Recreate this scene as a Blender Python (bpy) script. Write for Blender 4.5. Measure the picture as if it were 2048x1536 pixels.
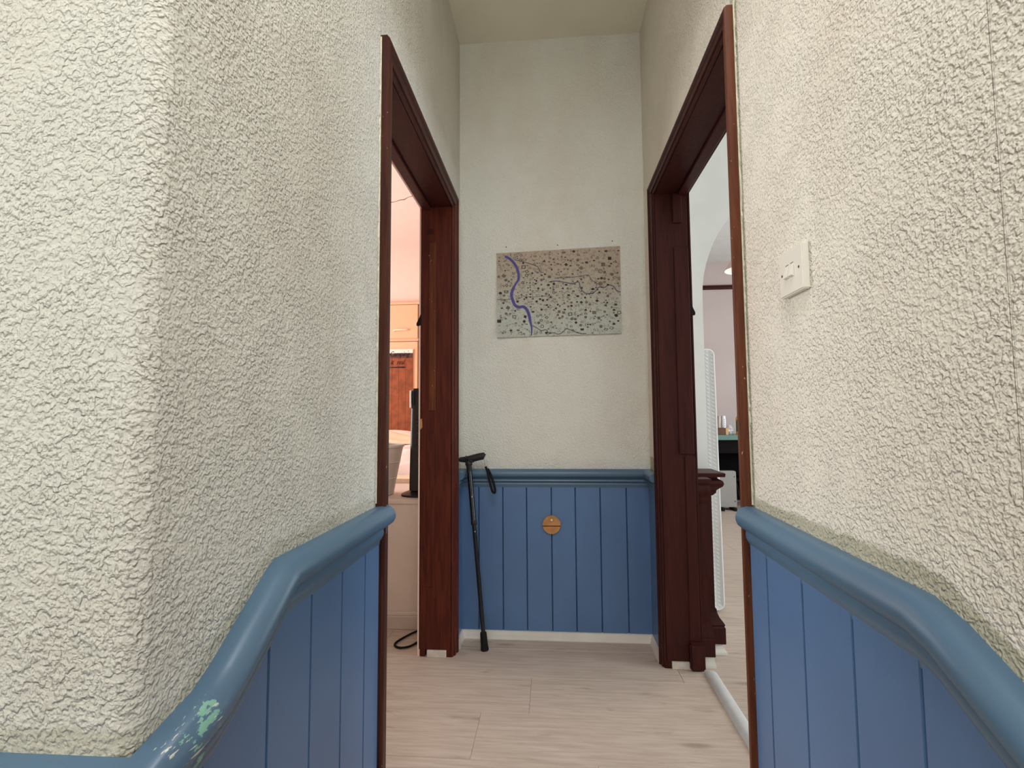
import bpy, bmesh, math, random
from mathutils import Vector, Matrix
random.seed(7)
for o in list(bpy.data.objects): bpy.data.objects.remove(o)
SC = bpy.context.scene
COL = SC.collection

# ------------------------------------------------------------------ camera
cam_d = bpy.data.cameras.new('camera'); cam = bpy.data.objects.new('camera', cam_d); COL.objects.link(cam)
cam_d.sensor_fit = 'HORIZONTAL'; cam_d.sensor_width = 36.0
cam_d.lens = 987.36 / 2048 * 36.0
cam_d.clip_start = 0.02
_y, _p, _r = [math.radians(a) for a in (4.51, 3.816, -0.386)]
fw = Vector((-math.sin(_y)*math.cos(_p), math.cos(_y)*math.cos(_p), math.sin(_p)))
rt = Vector((math.cos(_y), math.sin(_y), 0)); up = rt.cross(fw)
rt2 = rt*math.cos(_r) + up*math.sin(_r); up2 = rt2.cross(fw)
m = Matrix((rt2, up2, -fw)).transposed().to_4x4(); m.translation = Vector((-0.0085, 0, 1.049))
cam.matrix_world = m
SC.camera = cam

# ------------------------------------------------------------------ world, window light, exposure
w = bpy.data.worlds.new('world'); SC.world = w; w.use_nodes = True
w.node_tree.nodes['Background'].inputs[0].default_value = (0.75, 0.85, 1.0, 1)
w.node_tree.nodes['Background'].inputs[1].default_value = 1.0
SC.view_settings.view_transform = 'Standard'; SC.view_settings.look = 'None'
SC.view_settings.exposure = 0.0; SC.view_settings.gamma = 1.0
SC.view_settings.use_curve_mapping = False

def area(name, loc, aim, sx, sy, power, col):
    d = bpy.data.lights.new(name, 'AREA'); d.shape = 'RECTANGLE'; d.size = sx; d.size_y = sy
    d.energy = power; d.color = col
    o = bpy.data.objects.new(name, d); COL.objects.link(o); o.location = loc
    o.rotation_euler = (Vector(aim) - Vector(loc)).to_track_quat('-Z', 'Z').to_euler()
    return o
# daylight fills each opening; skylight and near landing window are added to brighten walls
LIGHTS = [
    ('stair_rear_daylight', (-0.28, -2.18, 1.55), (-0.28, 0, 1.55), 1.2, 2.1, (17.5, 16.8, 15.6)),
    ('stair_side_daylight', (-2.28, -.60, 1.75), (0, -.60, 1.75), 1.0, 1.2, (16.5, 17, 16)),
    ('bedroom_daylight', (-3.78, 3.45, 1.6), (0, 3.45, 1.6), 1.5, 1.5, (99, 102, 103)),
    ('landing_far_daylight', (3.98, 4.2, 1.55), (0, 4.2, 1.55), 1.8, 1.5, (49, 52, 53)),
    ('landing_near_fill', (3.98, 1.55, 1.55), (0, 1.55, 1.55), 1.1, 1.5, (55, 61, 68)),
    ('skylight_fill', (-.02, 0, 3.06), (-.02, 0, 0), .8, 1.0, (23, 23, 23.5)),
]
for nm_, loc_, aim_, sx_, sy_, rgb_ in LIGHTS:
    pw_ = max(rgb_); area(nm_, loc_, aim_, sx_, sy_, pw_, tuple(c/pw_ for c in rgb_) if pw_ else (1, 1, 1))

# ------------------------------------------------------------------ materials
def srgb(r, g, b):
    f = lambda c: (c/255)/12.92 if c/255 <= .04045 else ((c/255+.055)/1.055)**2.4
    return (f(r), f(g), f(b), 1)

class NT:
    def __init__(s, name):
        s.m = bpy.data.materials.new(name); s.m.use_nodes = True
        s.t = s.m.node_tree; s.b = s.t.nodes['Principled BSDF']
    def n(s, kind, **kw):
        nd = s.t.nodes.new(kind)
        for k, v in kw.items():
            if k in nd.inputs: nd.inputs[k].default_value = v
            else: setattr(nd, k, v)
        return nd
    def l(s, a, b): s.t.links.new(a, b)
    def math(s, op, a, b=None):
        nd = s.n('ShaderNodeMath', operation=op)
        for i, v in enumerate((a, b)):
            if v is None: continue
            if hasattr(v, 'links'): s.l(v, nd.inputs[i])
            else: nd.inputs[i].default_value = v
        return nd.outputs[0]
    def mapr(s, v, a, b, c=0.0, d=1.0, smooth=True):
        nd = s.n('ShaderNodeMapRange', interpolation_type='SMOOTHSTEP' if smooth else 'LINEAR')
        for i, x in zip((1, 2, 3, 4), (a, b, c, d)): nd.inputs[i].default_value = x
        s.l(v, nd.inputs[0]); return nd.outputs[0]
    def mix(s, fac, a, b):
        nd = s.n('ShaderNodeMix', data_type='RGBA')
        for i, v in zip((0, 6, 7), (fac, a, b)):
            if hasattr(v, 'links'): s.l(v, nd.inputs[i])
            else: nd.inputs[i].default_value = v
        return nd.outputs[2]
    def coords(s, scale=(1, 1, 1), kind='Object', rand=False):
        tc = s.n('ShaderNodeTexCoord'); mp = s.n('ShaderNodeMapping')
        mp.inputs['Scale'].default_value = scale
        s.l(tc.outputs[kind], mp.inputs[0])
        if rand:
            oi = s.n('ShaderNodeObjectInfo'); c = s.n('ShaderNodeCombineXYZ')
            s.l(s.math('MULTIPLY', oi.outputs['Random'], 37.0), c.inputs[0])
            s.l(s.math('MULTIPLY', oi.outputs['Random'], 91.0), c.inputs[1])
            s.l(c.outputs[0], mp.inputs['Location'])
        return mp.outputs[0]
    def noise(s, co, scale, detail=2, rough=.5, dist=0.0):
        nd = s.n('ShaderNodeTexNoise'); s.l(co, nd.inputs['Vector'])
        nd.inputs['Scale'].default_value = scale; nd.inputs['Detail'].default_value = detail
        nd.inputs['Roughness'].default_value = rough; nd.inputs['Distortion'].default_value = dist
        return nd.outputs['Fac']
    def bump(s, h, strength, dist):
        nd = s.n('ShaderNodeBump'); nd.inputs['Strength'].default_value = strength
        nd.inputs['Distance'].default_value = dist; s.l(h, nd.inputs['Height'])
        s.l(nd.outputs[0], s.b.inputs['Normal'])
    def col(s, v):
        if hasattr(v, 'links'): s.l(v, s.b.inputs['Base Color'])
        else: s.b.inputs['Base Color'].default_value = v
    def set(s, rough=.6, spec=.4, metal=0):
        s.b.inputs['Roughness'].default_value = rough; s.b.inputs['Specular IOR Level'].default_value = spec
        s.b.inputs['Metallic'].default_value = metal

MATS = {}
def plain(name, col, rough=.6, spec=.4, metal=0, vary=.08, scale=8.0):
    t = NT(name); t.set(rough, spec, metal)
    f = t.noise(t.coords(), scale, 3)
    c2 = tuple(x*(1-vary*2) for x in col[:3]) + (1,)
    t.col(t.mix(t.mapr(f, .35, .65), c2, col)); MATS[name] = t.m; return t.m

def wallpaper(name, col, col2, seams=(), axis='Y', bump=1.0, depth=.0024, band=None, edge=None):
    # embossed vinyl wallpaper: worm-like raised blobs, faint vertical seams and faint stains
    t = NT(name); t.set(.62, .3)
    co = t.coords()
    n1 = t.noise(co, 142, 0.6, .5, .30); n2 = t.noise(co, 270, 0.5, .5, .2); n3 = t.noise(co, 14, 2)
    a = t.mapr(n1, .40, .68); b = t.mapr(n2, .42, .70)
    dens = t.mapr(n3, .3, .6, .6, 1.0)
    h = t.math('MULTIPLY', t.math('ADD', a, t.math('MULTIPLY', b, .45)), dens)
    if seams:
        tc = t.n('ShaderNodeTexCoord'); sp = t.n('ShaderNodeSeparateXYZ'); t.l(tc.outputs['Object'], sp.inputs[0])
        for sv in seams:
            d = t.math('ABSOLUTE', t.math('SUBTRACT', sp.outputs[axis], sv))
            g = t.mapr(d, .0006, .0016, .8, 0.0)
            h = t.math('ADD', h, g)
    st = t.noise(t.coords((1, 1, .6)), 2.6, 3, .6)
    c = t.mix(t.mapr(st, .42, .72), col, col2)
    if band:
        # grey-green strip with an uneven edge above the dado rail and beside the casing
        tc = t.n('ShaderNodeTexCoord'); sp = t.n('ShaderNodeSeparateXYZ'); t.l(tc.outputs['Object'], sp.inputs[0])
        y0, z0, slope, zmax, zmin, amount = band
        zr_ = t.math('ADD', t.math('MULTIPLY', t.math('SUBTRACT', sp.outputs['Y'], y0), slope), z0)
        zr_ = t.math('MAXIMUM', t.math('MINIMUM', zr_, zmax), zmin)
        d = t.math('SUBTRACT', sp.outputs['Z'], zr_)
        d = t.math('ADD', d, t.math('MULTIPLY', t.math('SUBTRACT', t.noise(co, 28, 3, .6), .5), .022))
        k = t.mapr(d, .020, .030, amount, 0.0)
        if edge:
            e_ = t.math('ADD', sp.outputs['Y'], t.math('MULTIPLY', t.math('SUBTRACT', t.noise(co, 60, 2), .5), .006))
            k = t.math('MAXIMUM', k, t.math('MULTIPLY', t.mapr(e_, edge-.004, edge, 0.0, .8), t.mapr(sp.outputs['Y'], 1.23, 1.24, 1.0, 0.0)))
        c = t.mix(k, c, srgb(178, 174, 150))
    t.col(c)
    t.bump(h, bump, depth); MATS[name] = t.m; return t.m

def varnish(name, c1, c2, c3, rough=.32, worn=.0):
    # dark stained softwood, vertical grain
    t = NT(name); t.set(max(rough, .42), .14)
    co = t.coords((9, 9, .7)); g = t.noise(co, 9, 4, .6, .4)
    base = t.mix(t.mapr(g, .3, .7), c1, c2)
    co2 = t.coords((3, 3, .5)); s2 = t.noise(co2, 3, 3, .6)
    base = t.mix(t.mapr(s2, .5, .8, 0, .8), base, c3)
    if worn:
        w_ = t.noise(t.coords((1, 1, .3)), 150, 2, .6)
        base = t.mix(t.mapr(w_, .75-worn, .80-worn), base, srgb(200, 170, 130))
    t.col(base); t.bump(t.noise(t.coords((12, 12, .8)), 18, 3), .10, .001); MATS[name] = t.m; return t.m

def paint_blue(name, col, col2, chips=False, rough=.38):
    t = NT(name); t.set(rough, .45)
    co = t.coords(); f = t.noise(co, 3.5, 3)
    c = t.mix(t.mapr(f, .3, .7), col, col2)
    if chips:
        # worn spot near the lower bend: mint undercoat and pale scratches show through
        tc = t.n('ShaderNodeTexCoord'); sp = t.n('ShaderNodeSeparateXYZ'); t.l(tc.outputs['Object'], sp.inputs[0])
        zone = t.math('MULTIPLY', t.mapr(sp.outputs['Y'], .50, .53), t.mapr(sp.outputs['Y'], .60, .63, 1, 0))
        zone = t.math('MULTIPLY', zone, t.mapr(sp.outputs['X'], -.452, -.44))
        m1 = t.noise(t.coords((1, .45, 1)), 55, 4, .65)
        k = t.mapr(t.math('MULTIPLY', m1, zone), .555, .59)
        c = t.mix(k, c, srgb(128, 178, 158))
        m2 = t.noise(t.coords((1.6, .16, 1.6)), 150, 3, .6)
        k2 = t.mapr(t.math('MULTIPLY', m2, zone), .60, .66)
        c = t.mix(k2, c, srgb(205, 205, 190))
    t.col(c); t.bump(t.noise(t.coords(), 160, 2), .08, .001); MATS[name] = t.m; return t.m

def laminate(name, c1, c2, dark):
    t = NT(name); t.set(.5, .35)
    co = t.coords((1.2, 14, 1), rand=True)
    g = t.noise(co, 4.5, 5, .62, .35)
    c = t.mix(t.mapr(g, .3, .72), c1, c2)
    g2 = t.noise(t.coords((2.2, 9, 1), rand=True), 2.2, 3, .55, .5)
    c = t.mix(t.mapr(g2, .60, .76, 0, .55), c, dark)
    kn = t.n('ShaderNodeTexVoronoi'); kn.inputs['Scale'].default_value = 1.0
    t.l(t.coords((2.0, 7.5, 1), rand=True), kn.inputs['Vector'])
    c = t.mix(t.mapr(kn.outputs['Distance'], .03, .15, .65, 0.0), c, dark)
    t.col(c); t.bump(g, .10, .001); MATS[name] = t.m; return t.m

wallpaper('hall_paper', srgb(224, 220, 208), srgb(215, 208, 195))
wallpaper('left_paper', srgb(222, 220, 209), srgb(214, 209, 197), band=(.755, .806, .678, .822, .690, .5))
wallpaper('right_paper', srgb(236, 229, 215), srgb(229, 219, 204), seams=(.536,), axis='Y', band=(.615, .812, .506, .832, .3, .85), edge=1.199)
wallpaper('back_paper', srgb(226, 226, 216), srgb(220, 216, 204), bump=1.0, depth=.0013)
plain('ceiling_paint', srgb(240, 235, 216), .8, .2, vary=.03, scale=2)
paint_blue('panel_blue', srgb(88, 120, 161), srgb(84, 114, 154))
paint_blue('rail_blue', srgb(86, 115, 138), srgb(81, 108, 132), rough=.32)
paint_blue('rail_blue_worn', srgb(86, 115, 138), srgb(81, 108, 132), chips=True, rough=.30)
varnish('mahogany', srgb(70, 30, 23), srgb(92, 42, 29), srgb(58, 26, 24))
varnish('mahogany_brown', srgb(84, 44, 28), srgb(108, 60, 36), srgb(70, 34, 26), worn=.025)
varnish('mahogany_dark', srgb(54, 25, 22), srgb(68, 31, 26), srgb(43, 21, 21))
varnish('mahogany_umber', srgb(60, 32, 25), srgb(80, 44, 31), srgb(52, 28, 25), worn=.01)
laminate('laminate_oak', srgb(198, 181, 166), srgb(178, 160, 145), srgb(138, 118, 103))
plain('subfloor', srgb(120, 105, 92), .8, .2)
plain('white_gloss', srgb(225, 220, 210), .4, .45, vary=.05)
plain('caulk', srgb(222, 220, 196), .7, .3, vary=.10, scale=60)
plain('bare_white_wood', srgb(214, 206, 194), .7, .2, vary=.06, scale=40)
plain('plastic_white', srgb(232, 226, 214), .35, .5, vary=.01)
plain('screw_dark', srgb(62, 52, 44), .5, .5)
plain('aluminium', srgb(222, 222, 220), .38, .5, metal=.35, vary=.03, scale=30)
plain('peach_wall', srgb(236, 206, 192), .8, .2, vary=.01)
plain('peach_ceiling', srgb(236, 214, 204), .85, .2, vary=.01)
plain('peach_paint', srgb(232, 180, 142), .55, .35, vary=.01)
plain('crack_dark', srgb(120, 84, 74), .9, .1)
plain('ledge_white', srgb(216, 200, 188), .55, .35, vary=.02)
plain('skirting_grey', srgb(200, 184, 172), .55, .35, vary=.03)
plain('black_plastic', srgb(30, 29, 31), .45, .4, vary=.03)
plain('black_gloss', srgb(16, 16, 18), .22, .5, vary=.02)
plain('black_rubber', srgb(26, 25, 25), .8, .2)
plain('silver_trim', srgb(205, 200, 196), .35, .5, metal=.4)
plain('bin_plastic', srgb(214, 200, 188), .5, .35, vary=.01)
plain('duvet_pink', srgb(240, 222, 216), .9, .1, vary=.02, scale=3)
plain('blanket_cream', srgb(238, 214, 184), .9, .1, vary=.04, scale=6)
plain('sign_wood', srgb(150, 78, 42), .6, .3, vary=.16, scale=14)
plain('sign_band', srgb(92, 58, 52), .6, .3, vary=.10, scale=30)
plain('ink_black', srgb(40, 22, 20), .7, .2)
plain('sign_white', srgb(246, 226, 214), .7, .2, vary=.02)
plain('disc_wood', srgb(196, 140, 84), .5, .4, vary=.12, scale=40)
plain('disc_groove', srgb(110, 62, 26), .6, .3)
plain('arch_white', srgb(226, 226, 222), .8, .2, vary=.02)
plain('pink_wall', srgb(200, 184, 179), .8, .2, vary=.02, scale=3)
plain('teal_top', srgb(98, 134, 124), .4, .4, vary=.05)
plain('dark_wood', srgb(20, 16, 16), .7, .08, vary=.10)
plain('heater_white', srgb(158, 155, 150), .4, .4, vary=.02)
plain('steel', srgb(170, 162, 150), .3, .5, metal=.7, vary=.05)
plain('box_brown', srgb(112, 82, 62), .7, .2, vary=.08)
plain('box_tan', srgb(214, 176, 128), .7, .2, vary=.06)
plain('tag_white', srgb(245, 245, 248), .5, .3, vary=.0)
plain('tag_lilac', srgb(186, 178, 200), .6, .3)
plain('bag_clear', srgb(216, 210, 214), .25, .5, vary=.08, scale=40)
plain('bottle_green', srgb(62, 104, 40), .35, .5, vary=.12, scale=60)
plain('bottle_yellow', srgb(238, 176, 44), .4, .4, vary=.05)
plain('shade_fabric', srgb(226, 214, 200), .8, .2, vary=.02)
plain('shade_inside', srgb(250, 244, 230), .8, .2, vary=.01)
plain('step_carpet', srgb(120, 110, 104), .95, .1, vary=.1, scale=80)

t = NT('quilt_white'); t.set(.8, .2); t.col(srgb(238, 238, 234))
vx = t.n('ShaderNodeTexBrick'); t.l(t.coords((1, 1, 1), kind='Generated'), vx.inputs['Vector'])
tcq = t.n('ShaderNodeTexCoord'); spq = t.n('ShaderNodeSeparateXYZ'); t.l(tcq.outputs['Object'], spq.inputs[0])
u = t.math('SINE', t.math('MULTIPLY', t.math('ADD', spq.outputs['Z'], t.math('MULTIPLY', spq.outputs['X'], .45)), 300.0))
v = t.math('SINE', t.math('MULTIPLY', t.math('ADD', spq.outputs['X'], spq.outputs['Y']), 260.0))
hq = t.math('MULTIPLY', t.mapr(u, -.5, .6), t.mapr(v, -.7, .3))
t.bump(hq, .5, .003)
t.col(t.mix(hq, srgb(228, 230, 227), srgb(242, 243, 240))); MATS['quilt_white'] = t.m

t = NT('map_paper'); t.set(.55, .35)
co = t.coords(); a = t.noise(co, 75, 5, .7, 1.0); b = t.noise(co, 7, 3, .6)
tc = t.n('ShaderNodeTexCoord'); sp = t.n('ShaderNodeSeparateXYZ'); t.l(tc.outputs['Generated'], sp.inputs[0])
gz = t.math('ADD', sp.outputs['Z'], t.math('MULTIPLY', t.math('SUBTRACT', b, .5), .7))
base = t.mix(t.mapr(gz, .1, .9), srgb(186, 192, 180), srgb(178, 162, 142))
t.col(t.mix(t.mapr(a, .50, .66, 0, .85), base, srgb(112, 100, 86))); MATS['map_paper'] = t.m
plain('quilt_edge', srgb(242, 243, 240), .8, .2, vary=.0)
plain('handle_cream', srgb(246, 214, 184), .4, .4, vary=.0)
plain('map_river', srgb(84, 78, 148), .6, .3, vary=.06, scale=40)
plain('map_stream', srgb(92, 88, 110), .6, .3, vary=.06)
plain('map_ink', srgb(66, 54, 48), .6, .3, vary=.15, scale=30)
plain('map_ink_soft', srgb(124, 108, 94), .6, .3, vary=.15, scale=30)

# ------------------------------------------------------------------ mesh helpers
def mk(name, verts, faces, mat, parent=None, smooth=False, bev=0.0, seg=1, angle=35):
    loc = parent_loc(parent)
    me = bpy.data.meshes.new(name)
    me.from_pydata([tuple(Vector(v) - loc) for v in verts], [], faces)
    bm = bmesh.new(); bm.from_mesh(me)
    bmesh.ops.recalc_face_normals(bm, faces=bm.faces)
    if bev:
        es = [e for e in bm.edges if len(e.link_faces) == 2 and e.calc_face_angle(0) > .5]
        bmesh.ops.bevel(bm, geom=es, offset=bev, segments=seg, affect='EDGES', clamp_overlap=True)
    if smooth:
        for f in bm.faces: f.smooth = True
        for e in bm.edges:
            if len(e.link_faces) == 2 and e.calc_face_angle(0) > math.radians(angle): e.smooth = False
    bm.to_mesh(me); bm.free()
    me.materials.append(MATS[mat])
    o = bpy.data.objects.new(name, me); COL.objects.link(o)
    if parent: o.parent = parent
    return o

def parent_loc(p):
    v = Vector((0, 0, 0))
    while p is not None:
        v += p.location; p = p.parent
    return v

def box_vf(x0, x1, y0, y1, z0, z1):
    v = [(x, y, z) for z in (z0, z1) for y in (y0, y1) for x in (x0, x1)]
    f = [(0, 2, 3, 1), (4, 5, 7, 6), (0, 1, 5, 4), (2, 6, 7, 3), (0, 4, 6, 2), (1, 3, 7, 5)]
    return v, f
def box(name, b, mat, parent=None, bev=0.0, seg=1):
    v, f = box_vf(*b); return mk(name, v, f, mat, parent, bev=bev, seg=seg)
def join_vf(parts):
    V, F = [], []
    for v, f in parts:
        n = len(V); V += list(v); F += [tuple(i+n for i in q) for q in f]
    return V, F

def sweep_rings(path, normals, ups, prof):
    """profile (u outward, v up) carried along a polyline with mitred corners"""
    path = [Vector(p) for p in path]; rings = []
    n = len(path)
    for i in range(n):
        k = min(i, n-2)
        tdir = (path[k+1]-path[k]).normalized(); N = Vector(normals[k]); U = Vector(ups[k])
        if 0 < i < n-1:
            k2 = i-1; t0 = (path[i]-path[i-1]).normalized(); N = Vector(normals[k2]); U = Vector(ups[k2])
            mp = (t0 + tdir).normalized()
            ring = []
            for a, b in prof:
                d = N*a + U*b
                d = d - t0 * (d.dot(mp)/t0.dot(mp))
                ring.append(path[i]+d)
        else:
            ring = [path[i] + N*a + U*b for a, b in prof]
        rings.append(ring)
    return rings
def rings_mesh(name, rings, mat, parent=None, closed=True, caps=True, smooth=True, angle=35):
    V, F = [], []; m_ = len(rings[0])
    for r in rings: V += [tuple(p) for p in r]
    for i in range(len(rings)-1):
        for j in range(m_ if closed else m_-1):
            a = i*m_+j; b = i*m_+(j+1) % m_
            F.append((a, b, b+m_, a+m_))
    if caps:
        F.append(tuple(range(m_))); F.append(tuple((len(rings)-1)*m_+j for j in range(m_)))
    return mk(name, V, F, mat, parent, smooth=smooth, angle=angle)
def lathe(name, prof, c, mat, parent=None, n=28, caps=True, axis='Z', angle=35):
    rings = []
    for r, h in prof:
        ring = []
        for k in range(n):
            a = 2*math.pi*k/n; ca, sa = r*math.cos(a), r*math.sin(a)
            if axis == 'Z': ring.append((c[0]+ca, c[1]+sa, c[2]+h))
            elif axis == 'Y': ring.append((c[0]+ca, c[1]+h, c[2]+sa))
            else: ring.append((c[0]+h, c[1]+ca, c[2]+sa))
        rings.append(ring)
    return rings_mesh(name, rings, mat, parent, caps=caps, angle=angle)
def tube(name, pts, rad, mat, parent=None, n=10, sx=1.0):
    pts = [Vector(p) for p in pts]; rings = []
    rads = rad if isinstance(rad, (list, tuple)) else [rad]*len(pts)
    ref = None
    for i, p in enumerate(pts):
        tdir = (pts[min(i+1, len(pts)-1)] - pts[max(i-1, 0)]).normalized()
        if ref is None:
            ref = Vector((0, 1, 0)) if abs(tdir.y) < .9 else Vector((1, 0, 0))
        a = (ref - tdir*ref.dot(tdir)).normalized(); ref = a; b = tdir.cross(a)
        rings.append([p + (a*math.cos(2*math.pi*k/n)*sx + b*math.sin(2*math.pi*k/n))*rads[i] for k in range(n)])
    return rings_mesh(name, rings, mat, parent)
def smooth_pts(pts, sub=6, closed=False):
    P = [Vector(p) for p in pts]; out = []; n = len(P)
    for i in range(n if closed else n-1):
        p0 = P[(i-1) % n] if closed or i > 0 else P[0]
        p1 = P[i]; p2 = P[(i+1) % n]; p3 = P[(i+2) % n] if closed or i+2 < n else P[-1]
        for k in range(sub):
            u_ = k/sub
            out.append(.5*((2*p1)+(p2-p0)*u_+(2*p0-5*p1+4*p2-p3)*u_**2+(3*p1-p0-3*p2+p3)*u_**3))
    if not closed: out.append(P[-1])
    return out

def tag(o, label, cat, group=None, kind=None):
    o['label'] = label; o['category'] = cat
    if group: o['group'] = group
    if kind: o['kind'] = kind
    return o
def struct(o, label, cat): return tag(o, label, cat, kind='structure')
def empty(name, loc):
    o = bpy.data.objects.new(name, None); COL.objects.link(o); o.location = loc; o.empty_display_size = .05
    return o

# ------------------------------------------------------------------ main dimensions (metres)
XL, XR, YB, H = -.46, .46, 2.42, 2.985
TH = .14                       # wall thickness
YC = .5166                     # corner where the left wall turns away
L_OUT0, L_IN0, L_IN1, L_OUT1, L_ZH = 1.250, 1.315, 2.210, 2.285, 2.027   # left doorway
R_OUT0, R_IN0, R_IN1, R_OUT1, R_ZH = 1.211, 1.256, 2.175, 2.222, 2.031   # right doorway
ZLOW = -.36                    # half landing the photograph was taken from

# ------------------------------------------------------------------ floor
fl = box('floor', (-3.8, 4.0, .60, 6.45, -.20, -.008), 'subfloor')
struct(fl, 'pale grey-beige oak laminate floor running through both doorways', 'floor')
PW, PL = .243, 1.285
row0 = 1.576 - 4*PW
full_mesh = None
def plank_vf(l, w_):
    c = .0022; z = 0.0
    V = [(0, 0, -.008), (l, 0, -.008), (l, w_, -.008), (0, w_, -.008),
         (0, 0, -c*.6), (l, 0, -c*.6), (l, w_, -c*.6), (0, w_, -c*.6),
         (c, c, z), (l-c, c, z), (l-c, w_-c, z), (c, w_-c, z)]
    F = [(0, 1, 5, 4), (1, 2, 6, 5), (2, 3, 7, 6), (3, 0, 4, 7), (4, 5, 9, 8), (5, 6, 10, 9), (6, 7, 11, 10), (7, 4, 8, 11), (8, 9, 10, 11)]
    return V, F
offs = [-.27, .36, -.55, .12, .78, -.1, .5, -.8, .22, -.42, .64]
for r in range(25):
    y0 = row0 + r*PW
    ya, yb_ = max(y0, .60), min(y0+PW, 6.45)
    if yb_ - ya < .01: continue
    off = -.27 if r == 4 else offs[r % 11]
    x = off - math.ceil((off+3.8)/PL)*PL
    while x < 4.0:
        xa, xb = max(x, -3.8), min(x+PL, 4.0)
        if xb - xa > .01:
            fullp = abs(xb-xa-PL) < 1e-6 and abs(yb_-ya-PW) < 1e-6
            if fullp and full_mesh:
                o = bpy.data.objects.new('plank', full_mesh); COL.objects.link(o); o.parent = fl
            else:
                v, f = plank_vf(xb-xa-.0006, yb_-ya-.0006); o = mk('plank', v, f, 'laminate_oak', fl)
                if fullp: full_mesh = o.data
            o.location = (xa, ya, 0)
        x += PL

# ------------------------------------------------------------------ hall walls
def prism(plan, z0, z1):
    n = len(plan); V = [(x, y, z0) for x, y in plan] + [(x, y, z1) for x, y in plan]
    F = [tuple(range(n))[::-1], tuple(range(n, 2*n))] + [(i, (i+1) % n, n+(i+1) % n, n+i) for i in range(n)]
    return V, F
arc = [(XL-.022+.022*math.cos(a), YC+.022+.022*math.sin(a)) for a in [math.radians(-90+15*k) for k in range(7)]]
planL = [(-2.3, YC)] + arc + [(XL, L_IN0-.028), (XL-TH, L_IN0-.028), (XL-TH, YC+.14), (-2.3, YC+.14)]
vf = join_vf([prism(planL, 0, H), box_vf(XL-TH, XL, L_IN0-.028, L_IN1+.03, L_ZH+.025, H), box_vf(XL-TH, XL, L_IN1+.03, YB, 0, H)])
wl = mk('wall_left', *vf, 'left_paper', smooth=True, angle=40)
struct(wl, 'left hall wall in white embossed paper turning a rounded corner', 'wall')
# lower part of the corner wall, below the upper floor level
lw = mk('wall_left_lower', *box_vf(-2.3, XL, YC, YC+.14, ZLOW, 0), 'hall_paper')
struct(lw, 'blue panelled wall foot below the left corner by the steps', 'wall')

vf = join_vf([box_vf(XR, XR+TH, -2.2, R_IN0-.028, ZLOW, H), box_vf(XR, XR+TH, R_IN0-.028, R_IN1+.03, R_ZH+.025, H),
              box_vf(XR, XR+TH, R_IN1+.03, YB, 0, H)])
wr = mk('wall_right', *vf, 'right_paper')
struct(wr, 'right hall wall in white embossed paper beside the light switch', 'wall')
wb = box('wall_back', (XL-TH, XR+TH, YB, YB+.06, 0, H), 'back_paper')
struct(wb, 'white back wall of the hall behind the map', 'wall')
vf = join_vf([box_vf(-2.3, -.43, -2.2, YB+.08, H, H+.1), box_vf(.39, 4.0, -2.2, YB+.08, H, H+.1),
              box_vf(-.43, .39, -2.2, -.51, H, H+.1), box_vf(-.43, .39, .51, YB+.08, H, H+.1)])
ce = mk('ceiling', *vf, 'ceiling_paint')
sky = empty('window_6', (-.02, 0, H+.1)); struct(sky, 'unseen skylight added to the stairwell ceiling to light the walls', 'window')  # opening added overhead so the hall walls get light from above
for b_ in ((-.47, .43, -.55, -.51), (-.47, .43, .51, .55), (-.47, -.43, -.51, .51), (.39, .43, -.51, .51)):
    box('added_skylight_frame', b_+(H+.1, H+.14), 'white_gloss', sky)
struct(ce, 'cream painted hall ceiling', 'ceiling')

# ragged filler line along the casings
def caulk(parent, X, sx, Y, sy, z0, z1):
    V, F = [], []; z = z0; i = 0
    while z < z1:
        wdt = .0014 + random.random()**4*.006
        if random.random() < .05: wdt += .004
        V += [(X, Y, z), (X+sx*.004, Y, z), (X+sx*.0035, Y+sy*wdt*.7, z), (X, Y+sy*wdt, z)]
        if i:
            b = 4*i; a = b-4
            F += [(a, a+1, b+1, b), (a+1, a+2, b+2, b+1), (a+2, a+3, b+3, b+2)]
        i += 1; z += .008 + random.random()*.012
    mk('caulk_bead', V, F, 'caulk', parent)
caulk(wl, XL, 1, L_OUT0+.001, -1, .83, L_ZH+.06)
caulk(wr, XR, -1, R_OUT0+.001, -1, .84, R_ZH+.06)

# ------------------------------------------------------------------ dado rails and boarding
RAIL = [(0, 0), (.022, .001), (.034, -.003), (.041, -.010), (.044, -.019), (.042, -.029), (.035, -.037), (.022, -.040),
        (.019, -.044), (.024, -.049), (.026, -.055), (.022, -.061), (.016, -.064), (.0185, -.069), (.019, -.075), (.014, -.080), (.012, -.088), (0, -.088)]
RAIL_SIDE = [(0, 0), (.018, .001), (.030, -.003), (.039, -.011), (.044, -.022), (.044, -.032), (.039, -.043), (.030, -.050), (.022, -.052),
             (.021, -.056), (.022, -.064), (.021, -.072), (.017, -.080), (.013, -.086), (.012, -.094), (0, -.094)]
def zpath(path):   # height of a rail path at a given y
    def f(y):
        P = sorted(path)
        if y <= P[0][0]: return P[0][1]
        for (a, za), (b, zb) in zip(P, P[1:]):
            if a <= y <= b: return za + (zb-za)*(y-a)/(b-a)
        return P[-1][1]
    return f
left_path = [(1.280, .822), (.785, .822), (.755, .806), (.640, .728), (.606, .710), (YC-.0, .690)]
right_path = [(1.217, .836), (.665, .826), (.615, .812), (-.20, .400), (-2.19, .40)]
def yz_rail(path, X, n):
    P = [(X, y, z) for y, z in path]; N = [n]*(len(P)-1); U = []
    for a, b in zip(P, P[1:]):
        d = (Vector(b)-Vector(a)).normalized(); u_ = Vector((0, -d.z, d.y)); U.append(u_ if u_.z > 0 else -u_)
    return P, N, U
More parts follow.
